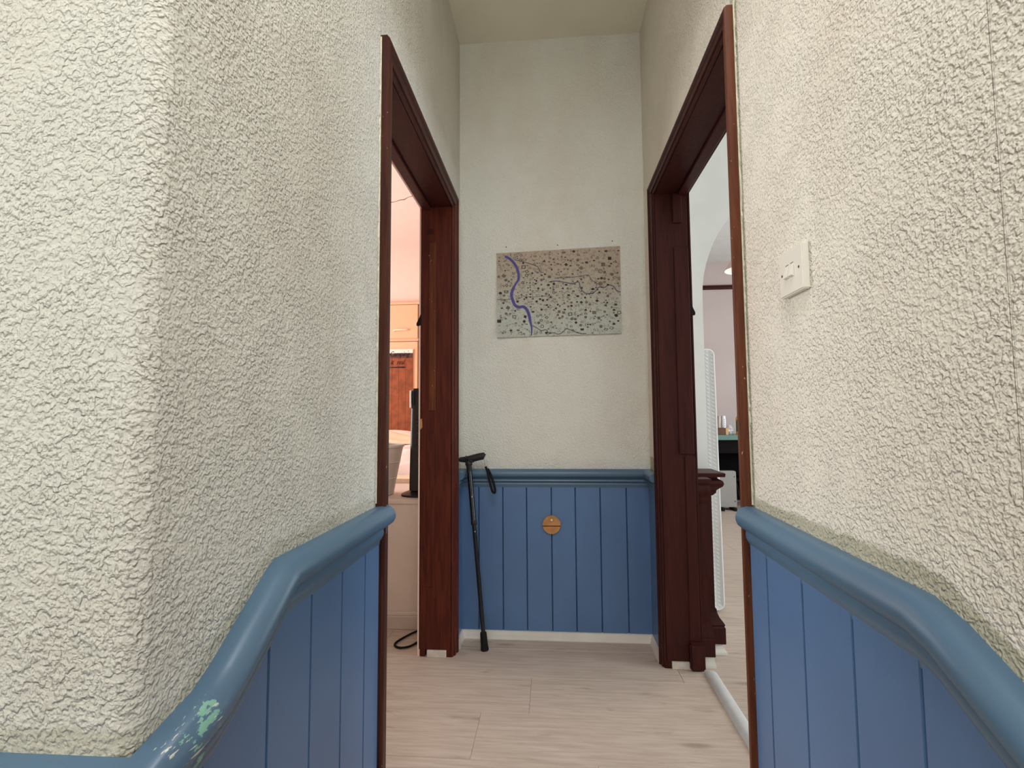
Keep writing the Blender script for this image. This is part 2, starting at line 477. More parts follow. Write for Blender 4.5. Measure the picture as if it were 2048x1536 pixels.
# left rail goes on round the corner along the wall that turns away
P, N, U = yz_rail(left_path, XL, (1, 0, 0))
P.append((-2.29, YC, .676)); N.append((0, -1, 0)); U.append(Vector((0, 0, 1)))
tl = rings_mesh('trim_1', sweep_rings(P, N, U, RAIL_SIDE), 'rail_blue_worn', angle=50)
struct(tl, 'blue dado rail on the left with chipped mint paint at the bend', 'dado rail')
P, N, U = yz_rail(right_path, XR, (-1, 0, 0))
tr = rings_mesh('trim_2', sweep_rings(P, N, U, [(a*.9, b) for a, b in RAIL_SIDE]), 'rail_blue', angle=50)
struct(tr, 'blue dado rail sloping down the right wall under the switch', 'dado rail')
P = [(XL, L_OUT1+.001, .797), (XL, YB, .797), (XR, YB, .797), (XR, R_OUT1+.001, .797)]
N = [(1, 0, 0), (0, -1, 0), (-1, 0, 0)]; U = [(0, 0, 1)]*3
tb = rings_mesh('trim_3', sweep_rings(P, N, U, RAIL), 'rail_blue', angle=50)
struct(tb, 'blue dado rail across the back wall below the map', 'dado rail')

def board(parent, y0, y1, zf, zb, bends, X, s, t_=.012, c=.0035, axis='Y', top=-.075):
    ys = [y0+.0001, y0+c] + sorted(b for b in bends if y0+c < b < y1-c) + [y1-c, y1-.0001]
    V, F = [], []
    for i, y in enumerate(ys):
        d = .003 if i in (0, len(ys)-1) else t_
        zt = zf(y)+top
        zbb = zb(y) if callable(zb) else zb
        for dd, z in ((0, zbb), (d, zbb), (d, zt), (0, zt)):
            V.append((X+s*dd, y, z) if axis == 'Y' else (y, X+s*dd, z))
    for i in range(len(ys)-1):
        a = 4*i; b = a+4
        for j in range(4): F.append((a+j, a+(j+1) % 4, b+(j+1) % 4, b+j))
    F += [(0, 1, 2, 3), tuple(range(len(V)-4, len(V)))]
    return mk('panel_board', V, F, 'panel_blue', parent)
zl = zpath(left_path); zr = zpath(right_path)
gl = [L_OUT0, 1.154, 1.026, .893, .757, .612, YC-.012]
for a, b in zip(gl[1:], gl): board(wl, a, b, zl, 0, [p[0] for p in left_path], XL, 1)
x = XL+.012
while x > -2.2:
    board(lw, max(x-.133, -2.29), x, lambda y: .682, ZLOW, [], YC, -1, axis='X'); x -= .133
gr = [R_OUT0, 1.122, .972, .820, .678, .530] + [.530-.145*k for k in range(1, 19)]
STEPZ = lambda y: 0 if y > .6 else ZLOW
for a, b in zip(gr[1:], gr): board(wr, a, b, zr, STEPZ(a+.01), [p[0] for p in right_path], XR, -1)
gb = [XL+.003, -.364, -.247, -.132, -.013, .101, .219, .342, XR-.003]
for a, b in zip(gb, gb[1:]): board(wb, a, b, lambda y: .797, .03, [], YB, -1, axis='X')
board(wl, L_OUT1+.001, YB-.003, lambda y: .797, .03, [], XL, 1)
board(wr, R_OUT1+.001, YB-.003, lambda y: .797, .03, [], XR, -1)

# thin white moulding at the floor of the back wall
BASE = [(0, 0), (.026, 0), (.027, .006), (.022, .012), (.023, .018), (.019, .026), (.018, .036), (.012, .038), (0, .038)]
P = [(XL, L_OUT1+.004, 0), (XL, YB, 0), (XR, YB, 0), (XR, R_OUT1+.004, 0)]
N = [(1, 0, 0), (0, -1, 0), (-1, 0, 0)]; U = [(0, 0, 1)]*3
bb = rings_mesh('baseboard_back', sweep_rings(P, N, U, BASE), 'white_gloss', angle=50)
struct(bb, 'narrow white moulding along the floor at the back wall', 'baseboard')

# ------------------------------------------------------------------ door frames (no door leaves hung)
CAS = [(0, 0), (.006, 0), (.010, .005), (.011, .013), (.017, .015), (.018, .040), (.023, .046), (.025, .052), (.024, .060), (.018, .065), (0, .065)]
def frame(name, s, in0, in1, zh, cw, mats, label):
    """s = -1 left wall, +1 right wall"""
    X = s*.46; far = s*(.46+TH)
    root = empty(name, (s*.53, (in0+in1)/2, 0)); struct(root, label, 'door frame')
    nrm = (-s, 0, 0)
    P = [(X, in0, .0), (X, in0, zh), (X, in1, zh), (X, in1, .0)]
    U = [(0, -1, 0), (0, 0, 1), (0, 1, 0)]
    rg = sweep_rings(P, [nrm]*3, U, [(a, b*cw/.065) for a, b in CAS])
    for k, mt in enumerate(mats[:3]):
        rings_mesh('casing', rg[k:k+2], mt, root, angle=30)
    # casing on the room side, painted pale
    P2 = [(far, in0, 0), (far, in0, zh), (far, in1, zh), (far, in1, 0)]
    rg2 = sweep_rings(P2, [(s, 0, 0)]*3, U, [(0, 0), (.010, 0), (.012, .01), (.012, .06), (0, .06)])
    for k in range(3): rings_mesh('room_side_casing', rg2[k:k+2], mats[3], root)
    xa, xb = sorted((X-s*.002, far+s*.003))
    box('jamb', (xa, xb, in0-.027, in0, .0, zh), mats[0], root)
    box('jamb', (xa, xb, in1, in1+.029, .030, zh), mats[2], root)
    box('head_lining', (xa, xb, in0-.027, in1+.029, zh, zh+.024), mats[1], root)
    # strip along the room edge of the head
    sa, sb = sorted((far-s*.004, far-s*.042)); box('door_stop', (sa, sb, in0, in1, zh-.012, zh), mats[1], root, bev=.002)
    # bare white block at the foot of the far jamb, with the two stub ends of the frame
    pa, pb = sorted((X+s*.020, far-s*.035)); box('foot_block', (pa, pb, in1-.010, in1+.02, 0, .029), 'bare_white_wood', root, bev=.0015)
    for q in (X+s*.008, far-s*.014):
        box('stub', (q-.011, q+.011, in1-.001, in1+.024, .0, .031), mats[2], root)
    return root, X, far
fl_, X, far = frame('door_1', -1, L_IN0, L_IN1, L_ZH, .065, ('mahogany_umber', 'mahogany_dark', 'mahogany', 'peach_wall'),
                    'dark mahogany door frame on the left opening to the peach bedroom')
box('filler_strip', (-.562, -.532, L_IN1-.004, L_IN1, 1.08, 1.86), 'mahogany_brown', fl_, bev=.001)
box('filler_strip', (-.570, -.538, L_IN1-.003, L_IN1, .30, .98), 'mahogany', fl_, bev=.001)
box('lock_rebate', (-.575, -.548, L_IN1-.002, L_IN1, 1.90, 1.925), 'mahogany_dark', fl_)
mk('paint_chip', [(-.566, L_IN1-.001, 1.80), (-.536, L_IN1-.001, 1.812), (-.540, L_IN1-.001, 1.804), (-.562, L_IN1-.001, 1.795)], [(0, 1, 2, 3)], 'bare_white_wood', fl_)
mk('keep_plate', [(-.603, L_IN1-.002, 1.04), (-.594, L_IN1-.002, 1.045), (-.592, L_IN1-.002, 1.005), (-.604, L_IN1-.002, .99),
                  (-.603, L_IN1+.003, 1.04), (-.594, L_IN1+.003, 1.045), (-.592, L_IN1+.003, 1.005), (-.604, L_IN1+.003, .99)],
   [(0, 1, 2, 3), (4, 5, 6, 7), (0, 1, 5, 4), (1, 2, 6, 5), (2, 3, 7, 6), (3, 0, 4, 7)], 'disc_wood', fl_)
def hinge_tip(parent, x0, x1, y, z):
    V = [(x0, y, z+.028), (x0, y, z-.028), (x1, y, z-.028), (x0, y+.02, z+.028), (x0, y+.02, z-.028), (x1, y+.02, z-.028), (x1, y, z-.018), (x1, y+.02, z-.018)]
    F = [(0, 1, 2, 6), (3, 7, 5, 4), (0, 3, 4, 1), (1, 4, 5, 2), (2, 5, 7, 6), (6, 7, 3, 0)]
    mk('hinge_tip', V, F, 'black_rubber', parent)
hinge_tip(fl_, -.600, -.622, L_IN1-.002, 1.50)
fr_, X, far = frame('door_2', 1, R_IN0, R_IN1, R_ZH, .045, ('mahogany_brown', 'mahogany_dark', 'mahogany_dark', 'mahogany_dark'),
                    'dark mahogany door frame on the right opening to the arched landing')
box('door_stop', (.535, .573, R_IN1-.012, R_IN1, 1.895, R_ZH-.001), 'mahogany_dark', fr_, bev=.002)
box('door_stop', (.535, .598, R_IN1-.006, R_IN1, .885, 1.79), 'mahogany_dark', fr_, bev=.002)
box('door_stop', (.556, .600, R_IN1-.005, R_IN1, .112, .878), 'mahogany_dark', fr_, bev=.002)
box('foot_stop', (.550, .610, R_IN1-.030, R_IN1+.004, .004, .112), 'mahogany_dark', fr_, bev=.006, seg=2)
hinge_tip(fr_, .600, .620, R_IN1-.002, 1.515)

# metal cover strip on the floor of the right doorway
prof = [(-.026, .0), (-.024, .006), (-.015, .011), (0, .013), (.015, .011), (.024, .006), (.026, .0)]
rings = [[(.625+a, y, b) for a, b in prof] for y in (R_IN0+.01, R_IN1-.034)]
th_ = rings_mesh('trim_4', rings, 'aluminium'); struct(th_, 'silvery metal threshold strip across the right doorway floor', 'threshold')

# ------------------------------------------------------------------ stairs and half landing around the camera, rear wall with window
st = box('floor_landing', (-2.3, XR, -2.2, .2, ZLOW-.1, ZLOW), 'step_carpet'); struct(st, 'grey carpeted half landing at the foot of the steps', 'floor')
st = mk('stair_steps', *join_vf([box_vf(XL+.0, XR, .40, .60, ZLOW-.1, 0), box_vf(XL, XR, .20, .40, ZLOW-.1, -.18)]), 'step_carpet')
struct(st, 'two carpeted steps rising from the half landing to the hall', 'stairs')
vf = join_vf([box_vf(-2.3, -.89, -2.3, -2.2, ZLOW, H), box_vf(.33, XR+TH, -2.3, -2.2, ZLOW, H),
              box_vf(-.89, .33, -2.3, -2.2, ZLOW, .49), box_vf(-.89, .33, -2.3, -2.2, 2.61, H)])
o = mk('wall_rear', *vf, 'hall_paper'); struct(o, 'stairwell wall with the tall window behind the viewer', 'wall')
vf = join_vf([box_vf(-2.4, -2.3, -2.3, -1.11, ZLOW, H), box_vf(-2.4, -2.3, -.09, YC+.14, ZLOW, H), box_vf(-2.4, -2.3, -1.11, -.09, ZLOW, 1.14), box_vf(-2.4, -2.3, -1.11, -.09, 2.36, H)])
o = mk('wall_stair_side', *vf, 'hall_paper'); struct(o, 'far side wall of the stairwell', 'wall')
def window(name, axis, c, w_, h_, n, label):
    root = empty(name, c); struct(root, label, 'window')
    def bar(a0, a1, z0, z1, nm):
        if axis == 'Y': b = (c[0]+a0, c[0]+a1, c[1]-.02, c[1]+.02, c[2]+z0, c[2]+z1)
        else: b = (c[0]-.02, c[0]+.02, c[1]+a0, c[1]+a1, c[2]+z0, c[2]+z1)
        box(nm, b, 'white_gloss', root)
    for q in (-w_/2, w_/2-.05): bar(q, q+.05, -h_/2, h_/2, 'window_stile')
    for q in (-h_/2, h_/2-.05): bar(-w_/2+.05, w_/2-.05, q, q+.05, 'window_rail')
    for k in range(1, n): bar(-w_/2+w_*k/n-.015, -w_/2+w_*k/n+.015, -h_/2+.05, h_/2-.05, 'glazing_bar')
window('window_5', 'X', (-2.35, -.60, 1.75), 1.02, 1.22, 2, 'stairwell side window out of sight on the left')
window('window_1', 'Y', (-.28, -2.25, 1.55), 1.22, 2.12, 2, 'tall stairwell window behind the viewer')

# ------------------------------------------------------------------ bedroom on the left (peach)
o = box('wall_bedroom_far', (-3.8, -.52, 5.27, 5.37, 0, H), 'peach_wall'); struct(o, 'pale peach bedroom wall above the cupboards', 'wall')
vf = join_vf([box_vf(-3.9, -3.8, .66, 2.69, 0, H), box_vf(-3.9, -3.8, 4.21, 5.37, 0, H), box_vf(-3.9, -3.8, 2.69, 4.21, 0, .84), box_vf(-3.9, -3.8, 2.69, 4.21, 2.36, H)])
o = mk('wall_bedroom_window', *vf, 'peach_wall'); struct(o, 'peach bedroom wall with the window', 'wall')
window('window_2', 'X', (-3.85, 3.45, 1.6), 1.52, 1.52, 3, 'bedroom window out of sight on the left')
o = box('wall_bedroom_near', (-3.9, -2.3, .56, .66, 0, H), 'peach_wall'); struct(o, 'near end wall of the peach bedroom', 'wall')
o = box('wall_bedroom_side', (-.60, -.52, 2.48, 5.27, 0, H), 'peach_wall'); struct(o, 'bedroom side wall running back from the hall', 'wall')
ceb = box('ceiling_bedroom', (-3.9, -.60, .56, 5.37, H, H+.1), 'peach_ceiling')
ceb.location.z += .0; struct(ceb, 'pale pink bedroom ceiling with a fine crack', 'ceiling')
pts = [(-1.62, 4.30), (-1.50, 4.25), (-1.439, 4.232), (-1.38, 4.22), (-1.33, 4.19), (-1.29, 4.185), (-1.24, 4.14), (-1.19, 4.12), (-1.161, 4.106), (-1.08, 4.08), (-.98, 4.02)]
V, F = [], []
for i, (px, py) in enumerate(pts):
    wd = .006 + .004*((i*7) % 3)
    V += [(px, py-wd/2, H-.0012), (px, py+wd/2, H-.0012), (px, py, H+.0)]
    if i:
        b = 3*i; a = b-3; F += [(a, a+1, b+1, b), (a+1, a+2, b+2, b+1), (a+2, a, b, b+2)]
mk('ceiling_crack', V, F, 'crack_dark', ceb)

# boxed-in ledge over the stairs
lg = empty('boxed_ledge', (-1.5, 2.95, 0)); tag(lg, 'low white boxed-in ledge carrying the tower fan and bin', 'ledge')
box('ledge_panel', (-2.6, -.605, 2.484, 3.38, 0, .612), 'ledge_white', lg)
box('ledge_top', (-2.6, -.605, 2.476, 3.38, .612, .632), 'ledge_white', lg, bev=.004, seg=2)
box('skirting', (-2.6, -.605, 2.472, 2.484, 0, .066), 'skirting_grey', lg, bev=.003)
box('skirting_bead', (-2.6, -.605, 2.476, 2.484, .066, .084), 'ledge_white', lg, bev=.002)

# tower fan
tf = empty('tower_fan', (-.70, 2.66, .632)); tag(tf, 'slim black tower fan standing on the white ledge', 'fan')
def rrect(cx, cy, hx, hy, r, z, n=4):
    out = []
    for qx, qy, a0 in ((1, 1, 0), (-1, 1, 90), (-1, -1, 180), (1, -1, 270)):
        for k in range(n+1):
            a = math.radians(a0+90*k/n); out.append((cx+qx*(hx-r)+r*math.cos(a), cy+qy*(hy-r)+r*math.sin(a), z))
    return out
FX, FY = -.690, 2.67
rings_mesh('fan_base', [rrect(FX, FY, .128, .115, .09, .632), rrect(FX, FY, .128, .115, .09, .642), rrect(FX, FY, .10, .09, .07, .652), rrect(FX, FY, .052, .052, .03, .664)], 'black_plastic', tf)
rings_mesh('fan_column', [rrect(FX+.004, FY, .083, .072, .022, .662), rrect(FX+.004, FY, .083, .072, .022, .70), rrect(FX+.005, FY, .076, .066, .022, 1.195), rrect(FX+.005, FY, .070, .060, .018, 1.206)], 'black_plastic', tf)
box('silver_edge', (FX-.076, FX-.066, FY-.066, FY-.050, 1.10, 1.196), 'silver_trim', tf, bev=.002)
box('control_slot', (FX-.058, FX-.050, FY-.0745, FY-.062, 1.12, 1.19), 'black_gloss', tf)
for k in range(16):
    box('grille_slat', (FX-.036, FX+.06, FY-.0745, FY-.068, .76+.02*k, .768+.02*k), 'black_gloss', tf)

# waste bin
bn = empty('waste_bin', (-.985, 2.66, .632)); tag(bn, 'off-white tapered plastic bin standing on the ledge left of the fan', 'bin')
lathe('bin_body', [(.105, 0), (.112, .004), (.130, .10), (.148, .19), (.162, .262), (.157, .262), (.143, .19), (.107, .012), (.0, .012)], (-.985, 2.66, .632), 'bin_plastic', bn, n=40, caps=False)
lathe('bin_rim', [(.160, .256), (.167, .258), (.168, .268), (.162, .272), (.156, .268), (.157, .257)], (-.985, 2.66, .632), 'bin_plastic', bn, n=40, caps=False)
for hz in (.09, .175):
    r_ = .128+.018*(hz-.09)/.09
    lathe('bin_ridge', [(r_+.0, hz), (r_+.0035, hz+.002), (r_+.001, hz+.005)], (-.985, 2.66, .632), 'bin_plastic', bn, n=40, caps=False)

# small cream book on the ledge
bk = empty('cream_book', (-.98, 3.22, .632)); tag(bk, 'thin cream book lying flat on the ledge behind the fan', 'book')
box('cover', (-1.10, -.84, 3.12, 3.30, .633, .639), 'blanket_cream', bk)
box('pages', (-1.095, -.845, 3.125, 3.297, .639, .654), 'sign_white', bk)
box('cover', (-1.10, -.84, 3.12, 3.30, .654, .660), 'blanket_cream', bk)

# bed behind the ledge
bd = empty('bed', (-1.7, 4.3, 0)); tag(bd, 'bed with rumpled white and pale pink duvet behind the ledge', 'bed')
box('bed_base', (-2.5, -.72, 3.42, 5.16, .06, .42), 'blanket_cream', bd, bev=.01)
box('mattress', (-2.5, -.72, 3.42, 5.16, .42, .64), 'sign_white', bd, bev=.03, seg=3)
for q, r in ((-2.42, 3.5), (-.80, 3.5), (-2.42, 5.08), (-.80, 5.08)): box('leg', (q-.03, q+.03, r-.03, r+.03, 0, .06), 'dark_wood', bd)
def cloth(name, x0, x1, y0, y1, zf, mat, parent, nx=34, ny=40, th=.03):
    V, F = [], []
    for j in range(ny+1):
        for i in range(nx+1):
            x_ = x0+(x1-x0)*i/nx; y_ = y0+(y1-y0)*j/ny
            V.append((x_, y_, zf(x_, y_, i/nx, j/ny)))
    n0 = len(V); V += [(a, b, c-th) for a, b, c in V]
    for j in range(ny):
        for i in range(nx):
            a = j*(nx+1)+i; F.append((a, a+1, a+nx+2, a+nx+1)); F.append((n0+a, n0+a+nx+1, n0+a+nx+2, n0+a+1))
    edge = [j for j in range(nx+1)] + [(j+1)*(nx+1)+nx for j in range(ny)] + [ny*(nx+1)+nx-1-j for j in range(nx)] + [(ny-1-j)*(nx+1) for j in range(ny)]
    for a, b in zip(edge, edge[1:]): F.append((a, n0+a, n0+b, b))
    return mk(name, V, F, mat, parent, smooth=True, angle=60)
def duv(x_, y_, u_, v_):
    z = .685 + .135*v_**1.2 + .012*math.sin(9*x_+3*y_) + .010*math.sin(17*y_+5*math.sin(4*x_)) + .006*math.sin(31*x_-13*y_)
    e = min(u_, 1-u_, v_)*14
    return z if e > 1 else z - .06*(1-e)**2
cloth('duvet', -2.53, -.70, 3.40, 4.85, duv, 'duvet_pink', bd)
def bl(x_, y_, u_, v_):
    return .845 + .04*math.sin(3.1*v_) + .03*math.sin(7*x_+1.0)*math.sin(3.14*v_) + .012*math.sin(23*y_+9*x_)
cloth('blanket', -2.4, -.86, 4.55, 5.02, bl, 'blanket_cream', bd, ny=16)
def pil(x_, y_, u_, v_):
    return .84 + .085*math.sqrt(max(0, math.sin(math.pi*min(max(u_, 0.02), .98)))*max(0, math.sin(math.pi*min(max(v_, .03), .97))))
cloth('pillow', -1.98, -1.28, 4.80, 5.13, pil, 'sign_white', bd, 20, 12)

# fitted cupboards
cb = empty('fitted_cupboard', (-1.5, 5.23, 0)); tag(cb, 'peach painted fitted cupboard across the far bedroom wall', 'cupboard')
box('carcass', (-2.6, -.70, 5.205, 5.268, 0, 2.29), 'peach_paint', cb)
box('cornice', (-2.6, -.70, 5.190, 5.268, 2.277, 2.305), 'peach_paint', cb, bev=.004)
for xa, xb in ((-2.02, -1.437), (-1.395, -.80), (-2.58, -2.04)):
    ud = box('door', (xa, xb, 5.188, 5.205, 1.905, 2.272), 'peach_paint', cb, bev=.003)
    ldr = box('door', (xa, xb, 5.188, 5.205, .10, 1.868), 'peach_paint', cb, bev=.003)
    xc = -1.62 if xa == -2.02 else (xa+xb)/2
    tube('handle', smooth_pts([(xc-.076, 5.188, 1.985), (xc-.066, 5.166, 1.992), (xc, 5.158, 1.995), (xc+.066, 5.166, 1.998), (xc+.076, 5.188, 2.0)], 5), .0085, 'handle_cream', ud)
for xa in (-1.437, -2.04):
    box('gap_line', (xa+.001, xa+.006, 5.2035, 5.2056, .10, 2.272), 'crack_dark', cb)
box('gap_line', (-2.6, -.70, 5.2035, 5.2056, 1.870, 1.876), 'crack_dark', cb)
box('gap_line', (-2.6, -.70, 5.2035, 5.2056, 2.2715, 2.2765), 'crack_dark', cb)

# wooden sign hung on the cupboard door
sg = empty('wooden_sign', (-1.63, 5.18, .88)); tag(sg, 'tall brown plank sign reading camping it real on the peach cupboard', 'sign')
SX0, SX1 = -1.785, -1.487
for k in range(4):
    a = SX0+(SX1-SX0)*k/4; b = SX0+(SX1-SX0)*(k+1)/4
    box('plank', (a+.0003, b-.0003, 5.172, 5.186, .888, 1.690), 'sign_wood', sg, bev=.0015)
box('dark_band', (SX0, SX1, 5.171, 5.186, 1.690, 1.742), 'sign_band', sg)
box('white_strip', (SX0, SX1+.004, 5.170, 5.186, 1.742, 1.786), 'sign_white', sg, bev=.0015)
lathe('nail', [(.004, 0), (.004, -.004), (.001, -.005)], (-1.532, 5.170, 1.762), 'screw_dark', sg, n=8, axis='Y')
def text(name, body, loc, size, mat, parent, shear=.25, sxs=1.0, rotx=90, rotz=0, align='CENTER'):
    cu = bpy.data.curves.new(name, 'FONT'); cu.body = body; cu.size = size; cu.shear = shear; cu.align_x = align; cu.extrude = .0006
    cu.resolution_u = 3
    tmp = bpy.data.objects.new('tmp_text', cu); COL.objects.link(tmp)
    dg = bpy.context.evaluated_depsgraph_get(); me = bpy.data.meshes.new_from_object(tmp.evaluated_get(dg))
    bpy.data.objects.remove(tmp)
    me.name = name; me.materials.clear(); me.materials.append(MATS[mat])
    o = bpy.data.objects.new(name, me); COL.objects.link(o); o.parent = parent
    o.rotation_euler = (math.radians(rotx), 0, math.radians(rotz)); o.scale = (sxs, 1, 1)
    o.location = Vector(loc) - parent_loc(parent)
    return o
text('lettering', 'Camping', (-1.632, 5.169, 1.708), .078, 'ink_black', sg, shear=.35, sxs=.78)
text('lettering', 'it', (-1.712, 5.1705, 1.622), .070, 'ink_black', sg, shear=.30, sxs=.78)
text('lettering', 'real', (-1.618, 5.1705, 1.622), .070, 'ink_black', sg, shear=.30, sxs=.78)
V = [(-1.785, 5.1712, 1.600), (-1.755, 5.1712, 1.600), (-1.750, 5.1712, 1.592), (-1.65, 5.1712, 1.596), (-1.58, 5.1712, 1.597), (-1.552, 5.1712, 1.589),
     (-1.58, 5.1712, 1.581), (-1.65, 5.1712, 1.583), (-1.750, 5.1712, 1.586), (-1.755, 5.1712, 1.572), (-1.785, 5.1712, 1.572)]
mk('arrow', V, [tuple(range(11))], 'ink_black', sg)

# black cable on the floor just inside the bedroom
cpts = [(-.62, 2.462, .012), (-.675, 2.44, .008), (-.712, 2.385, .007), (-.738, 2.325, .007), (-.736, 2.288, .007), (-.705, 2.268, .007), (-.665, 2.285, .007), (-.635, 2.345, .007), (-.615, 2.42, .009), (-.612, 2.455, .03)]
tag(tube('power_cable', smooth_pts(cpts, 6), .0048, 'black_rubber', None, n=8), 'black power cable looped on the floor by the left doorway', 'cable')

# ------------------------------------------------------------------ landing on the right with the arch
SZ, AR, AX0 = 1.64, .64, .752
AXC = AX0+AR
def arch_wall():
    V, F = [], []
    top = []
    pts = [(AX0, 0)] + [(AXC-AR*math.cos(math.radians(a)), SZ+AR*math.sin(math.radians(a))) for a in range(0, 181, 5)] + [(AX0+2*AR, 0)]
    outer = [(.602, 0)] + [(.602 if i == 0 else max(.602, min(2.6, p[0])), H) for i, p in enumerate(pts[1:-1])] + [(2.6, 0)]
    outer[1] = (.602, H); outer[-2] = (2.6, H)
    for y in (2.50, 2.62):
        V += [(x_, y, z) for x_, z in pts]; V += [(x_, y, z) for x_, z in outer]
    n = len(pts); k = 2*n
    for i in range(n-1):
        F.append((i, i+1, n+i+1, n+i)); F.append((k+i, k+n+i, k+n+i+1, k+i+1))
        F.append((i, k+i, k+i+1, i+1)); F.append((n+i, n+i+1, k+n+i+1, k+n+i))
    F += [(0, n, k+n, k), (n-1, k+n-1, k+2*n-1, 2*n-1)]
    return V, F
aw = mk('wall_arch', *arch_wall(), 'arch_white', smooth=True, angle=30)
struct(aw, 'white wall with a rounded arch seen through the right doorway', 'wall')
o = box('wall_landing_far', (.6, 4.1, 6.30, 6.40, 0, H), 'pink_wall'); struct(o, 'pinkish grey wall behind the teal-topped counter', 'wall')
vf = join_vf([box_vf(4.0, 4.1, .6, .99, 0, H), box_vf(4.0, 4.1, 2.11, 3.29, 0, H), box_vf(4.0, 4.1, .99, 2.11, 0, .79), box_vf(4.0, 4.1, .99, 2.11, 2.31, H), box_vf(4.0, 4.1, 5.11, 6.3, 0, H), box_vf(4.0, 4.1, 3.29, 5.11, 0, .79), box_vf(4.0, 4.1, 3.29, 5.11, 2.31, H)])
o = mk('wall_landing_window', *vf, 'pink_wall'); struct(o, 'landing side wall with the window', 'wall')
window('window_3', 'X', (4.05, 4.2, 1.55), 1.82, 1.52, 3, 'wide landing window out of sight on the right beyond the arch')
window('window_4', 'X', (4.05, 1.55, 1.55), 1.12, 1.52, 2, 'narrower unseen landing window added before the arch to light its wall')  # extra window, added to brighten the near face of the arch wall
o = box('wall_landing_near', (.6, 4.1, .5, .6, 0, H), 'arch_white'); struct(o, 'near end wall of the landing', 'wall')
o = box('wall_landing_side', (.52, .60, 2.62, 6.30, 0, H), 'pink_wall'); struct(o, 'landing wall behind the upright mattress', 'wall')
o = box('ceiling_landing', (.6, 4.1, YB+.08, 6.4, H, H+.1), 'arch_white'); struct(o, 'white ceiling over the landing room', 'ceiling')
prof = [(0, 0), (.018, .004), (.026, .02), (.018, .042), (.022, .052), (0, .056)]
pr = rings_mesh('trim_5', sweep_rings([(.60, 6.30, 2.628), (4.0, 6.30, 2.628)], [(0, -1, 0)], [(0, 0, 1)], prof), 'mahogany_dark')
struct(pr, 'dark red picture rail high on the pinkish landing wall', 'picture rail')

# newel posts beside the doorway
def sq(cx, cy, h_, z): return [(cx-h_, cy-h_, z), (cx+h_, cy-h_, z), (cx+h_, cy+h_, z), (cx-h_, cy+h_, z)]
def newel(name, cx, cy, s, label, top):
    root = empty(name, (cx, cy, 0)); tag(root, label, 'newel post')
    def stack(nm, prof, mat): rings_mesh(nm, [sq(cx, cy, h_*s, z) for h_, z in prof], mat, root, smooth=False)
    stack('foot_block', [(.088, 0), (.086, .010), (.078, .022), (.070, .046)], 'white_gloss')
    stack('plinth', [(.083, .044), (.083, .112), (.079, .118), (.082, .126), (.076, .136), (.064, .152), (.056, .172), (.055, .186)], 'mahogany_dark')
    stack('shaft', [(.050, .186), (.050, top-.105)], 'mahogany_dark')
    stack('capital', [(.054, top-.105), (.066, top-.092), (.068, top-.080), (.074, top-.074), (.090, top-.060), (.094, top-.048), (.090, top-.036), (.072, top-.026), (.072, top-.018)], 'mahogany_dark')
    stack('cap', [(.098, top-.018), (.100, top-.004), (.096, top)], 'mahogany_dark')
newel('newel_post', .664, 2.392, 1.0, 'dark mahogany newel post in front of the upright mattress', .792)
newel('newel_post', .634, 2.215, .34, 'slim dark newel post half hidden behind the right jamb', .780)

# mattress standing on its side
mt = empty('mattress', (.80, 3.5, 0)); tag(mt, 'white quilted mattress standing on its long edge beyond the arch', 'mattress')
def rring(y, d):
    r = .03; out = []
    x0, x1, z0, z1 = .722+d, .892-d, .012+d, 1.415-d
    for cx, cz, a0 in ((x1-r, z1-r, 0), (x0+r, z1-r, 90), (x0+r, z0+r, 180), (x1-r, z0+r, 270)):
        for k in range(5):
            a = math.radians(a0+22.5*k); out.append((cx+r*math.cos(a), y, cz+r*math.sin(a)))
    # slight bow
    return [(x+.010*math.sin(math.pi*(z/1.42))*0 + .012*math.exp(-((z-.12)/.25)**2), y_, z) for x, y_, z in out]
rings_mesh('mattress_body', [rring(2.80, .012), rring(2.79+.004, .004), rring(2.82, 0), rring(4.55, 0), rring(4.58, .01)], 'quilt_white', mt)
for y in (2.797, 4.572):
    rg = rring(y, .001); tube('piping', rg+[rg[0], rg[1]], .005, 'quilt_edge', mt, n=8)

# counter with things on it
ct = empty('counter', (2.6, 6.0, 0)); tag(ct, 'dark counter with a teal green top at the far landing wall', 'counter')
box('counter_top', (1.45, 3.4, 5.80, 6.29, .770, .828), 'teal_top', ct, bev=.004)
box('back_panel', (1.5, 3.35, 6.26, 6.285, .03, .770), 'dark_wood', ct)
box('apron', (1.5, 3.35, 5.85, 5.87, .62, .770), 'dark_wood', ct)
for q in (1.5, 2.4, 3.31): box('leg', (q, q+.05, 5.84, 5.89, 0, .770), 'dark_wood', ct)
box('shelf', (1.5, 3.35, 5.90, 6.26, .30, .325), 'dark_wood', ct)
ht = empty('panel_heater', (1.96, 5.76, 0)); tag(ht, 'white panel heater standing on the floor before the dark counter', 'heater')
rings_mesh('heater_panel', [[(x_, yy, z) for x_, z, _ in [(p[0], p[1], 0) for p in rrect(1.925, .235, .105, .198, .018, 0)]] for yy in (5.72, 5.78)], 'heater_white', ht)
for q in (1.85, 1.98): box('foot', (q, q+.03, 5.66, 5.84, 0, .037), 'black_rubber', ht, bev=.004)
for zz in (.10, .37): lathe('screw', [(.006, 0), (.006, -.004)], (2.012, 5.72, zz), 'screw_dark', ht, n=8, axis='Y')
cd = [(2.06, 5.80, .30), (2.09, 5.78, .12), (2.12, 5.74, .012), (2.20, 5.70, .006), (2.36, 5.74, .006), (2.6, 5.82, .006)]
tag(tube('heater_cable', smooth_pts(cd, 5), .006, 'black_rubber', None, n=8), 'black cable trailing on the floor beside the panel heater', 'cable')

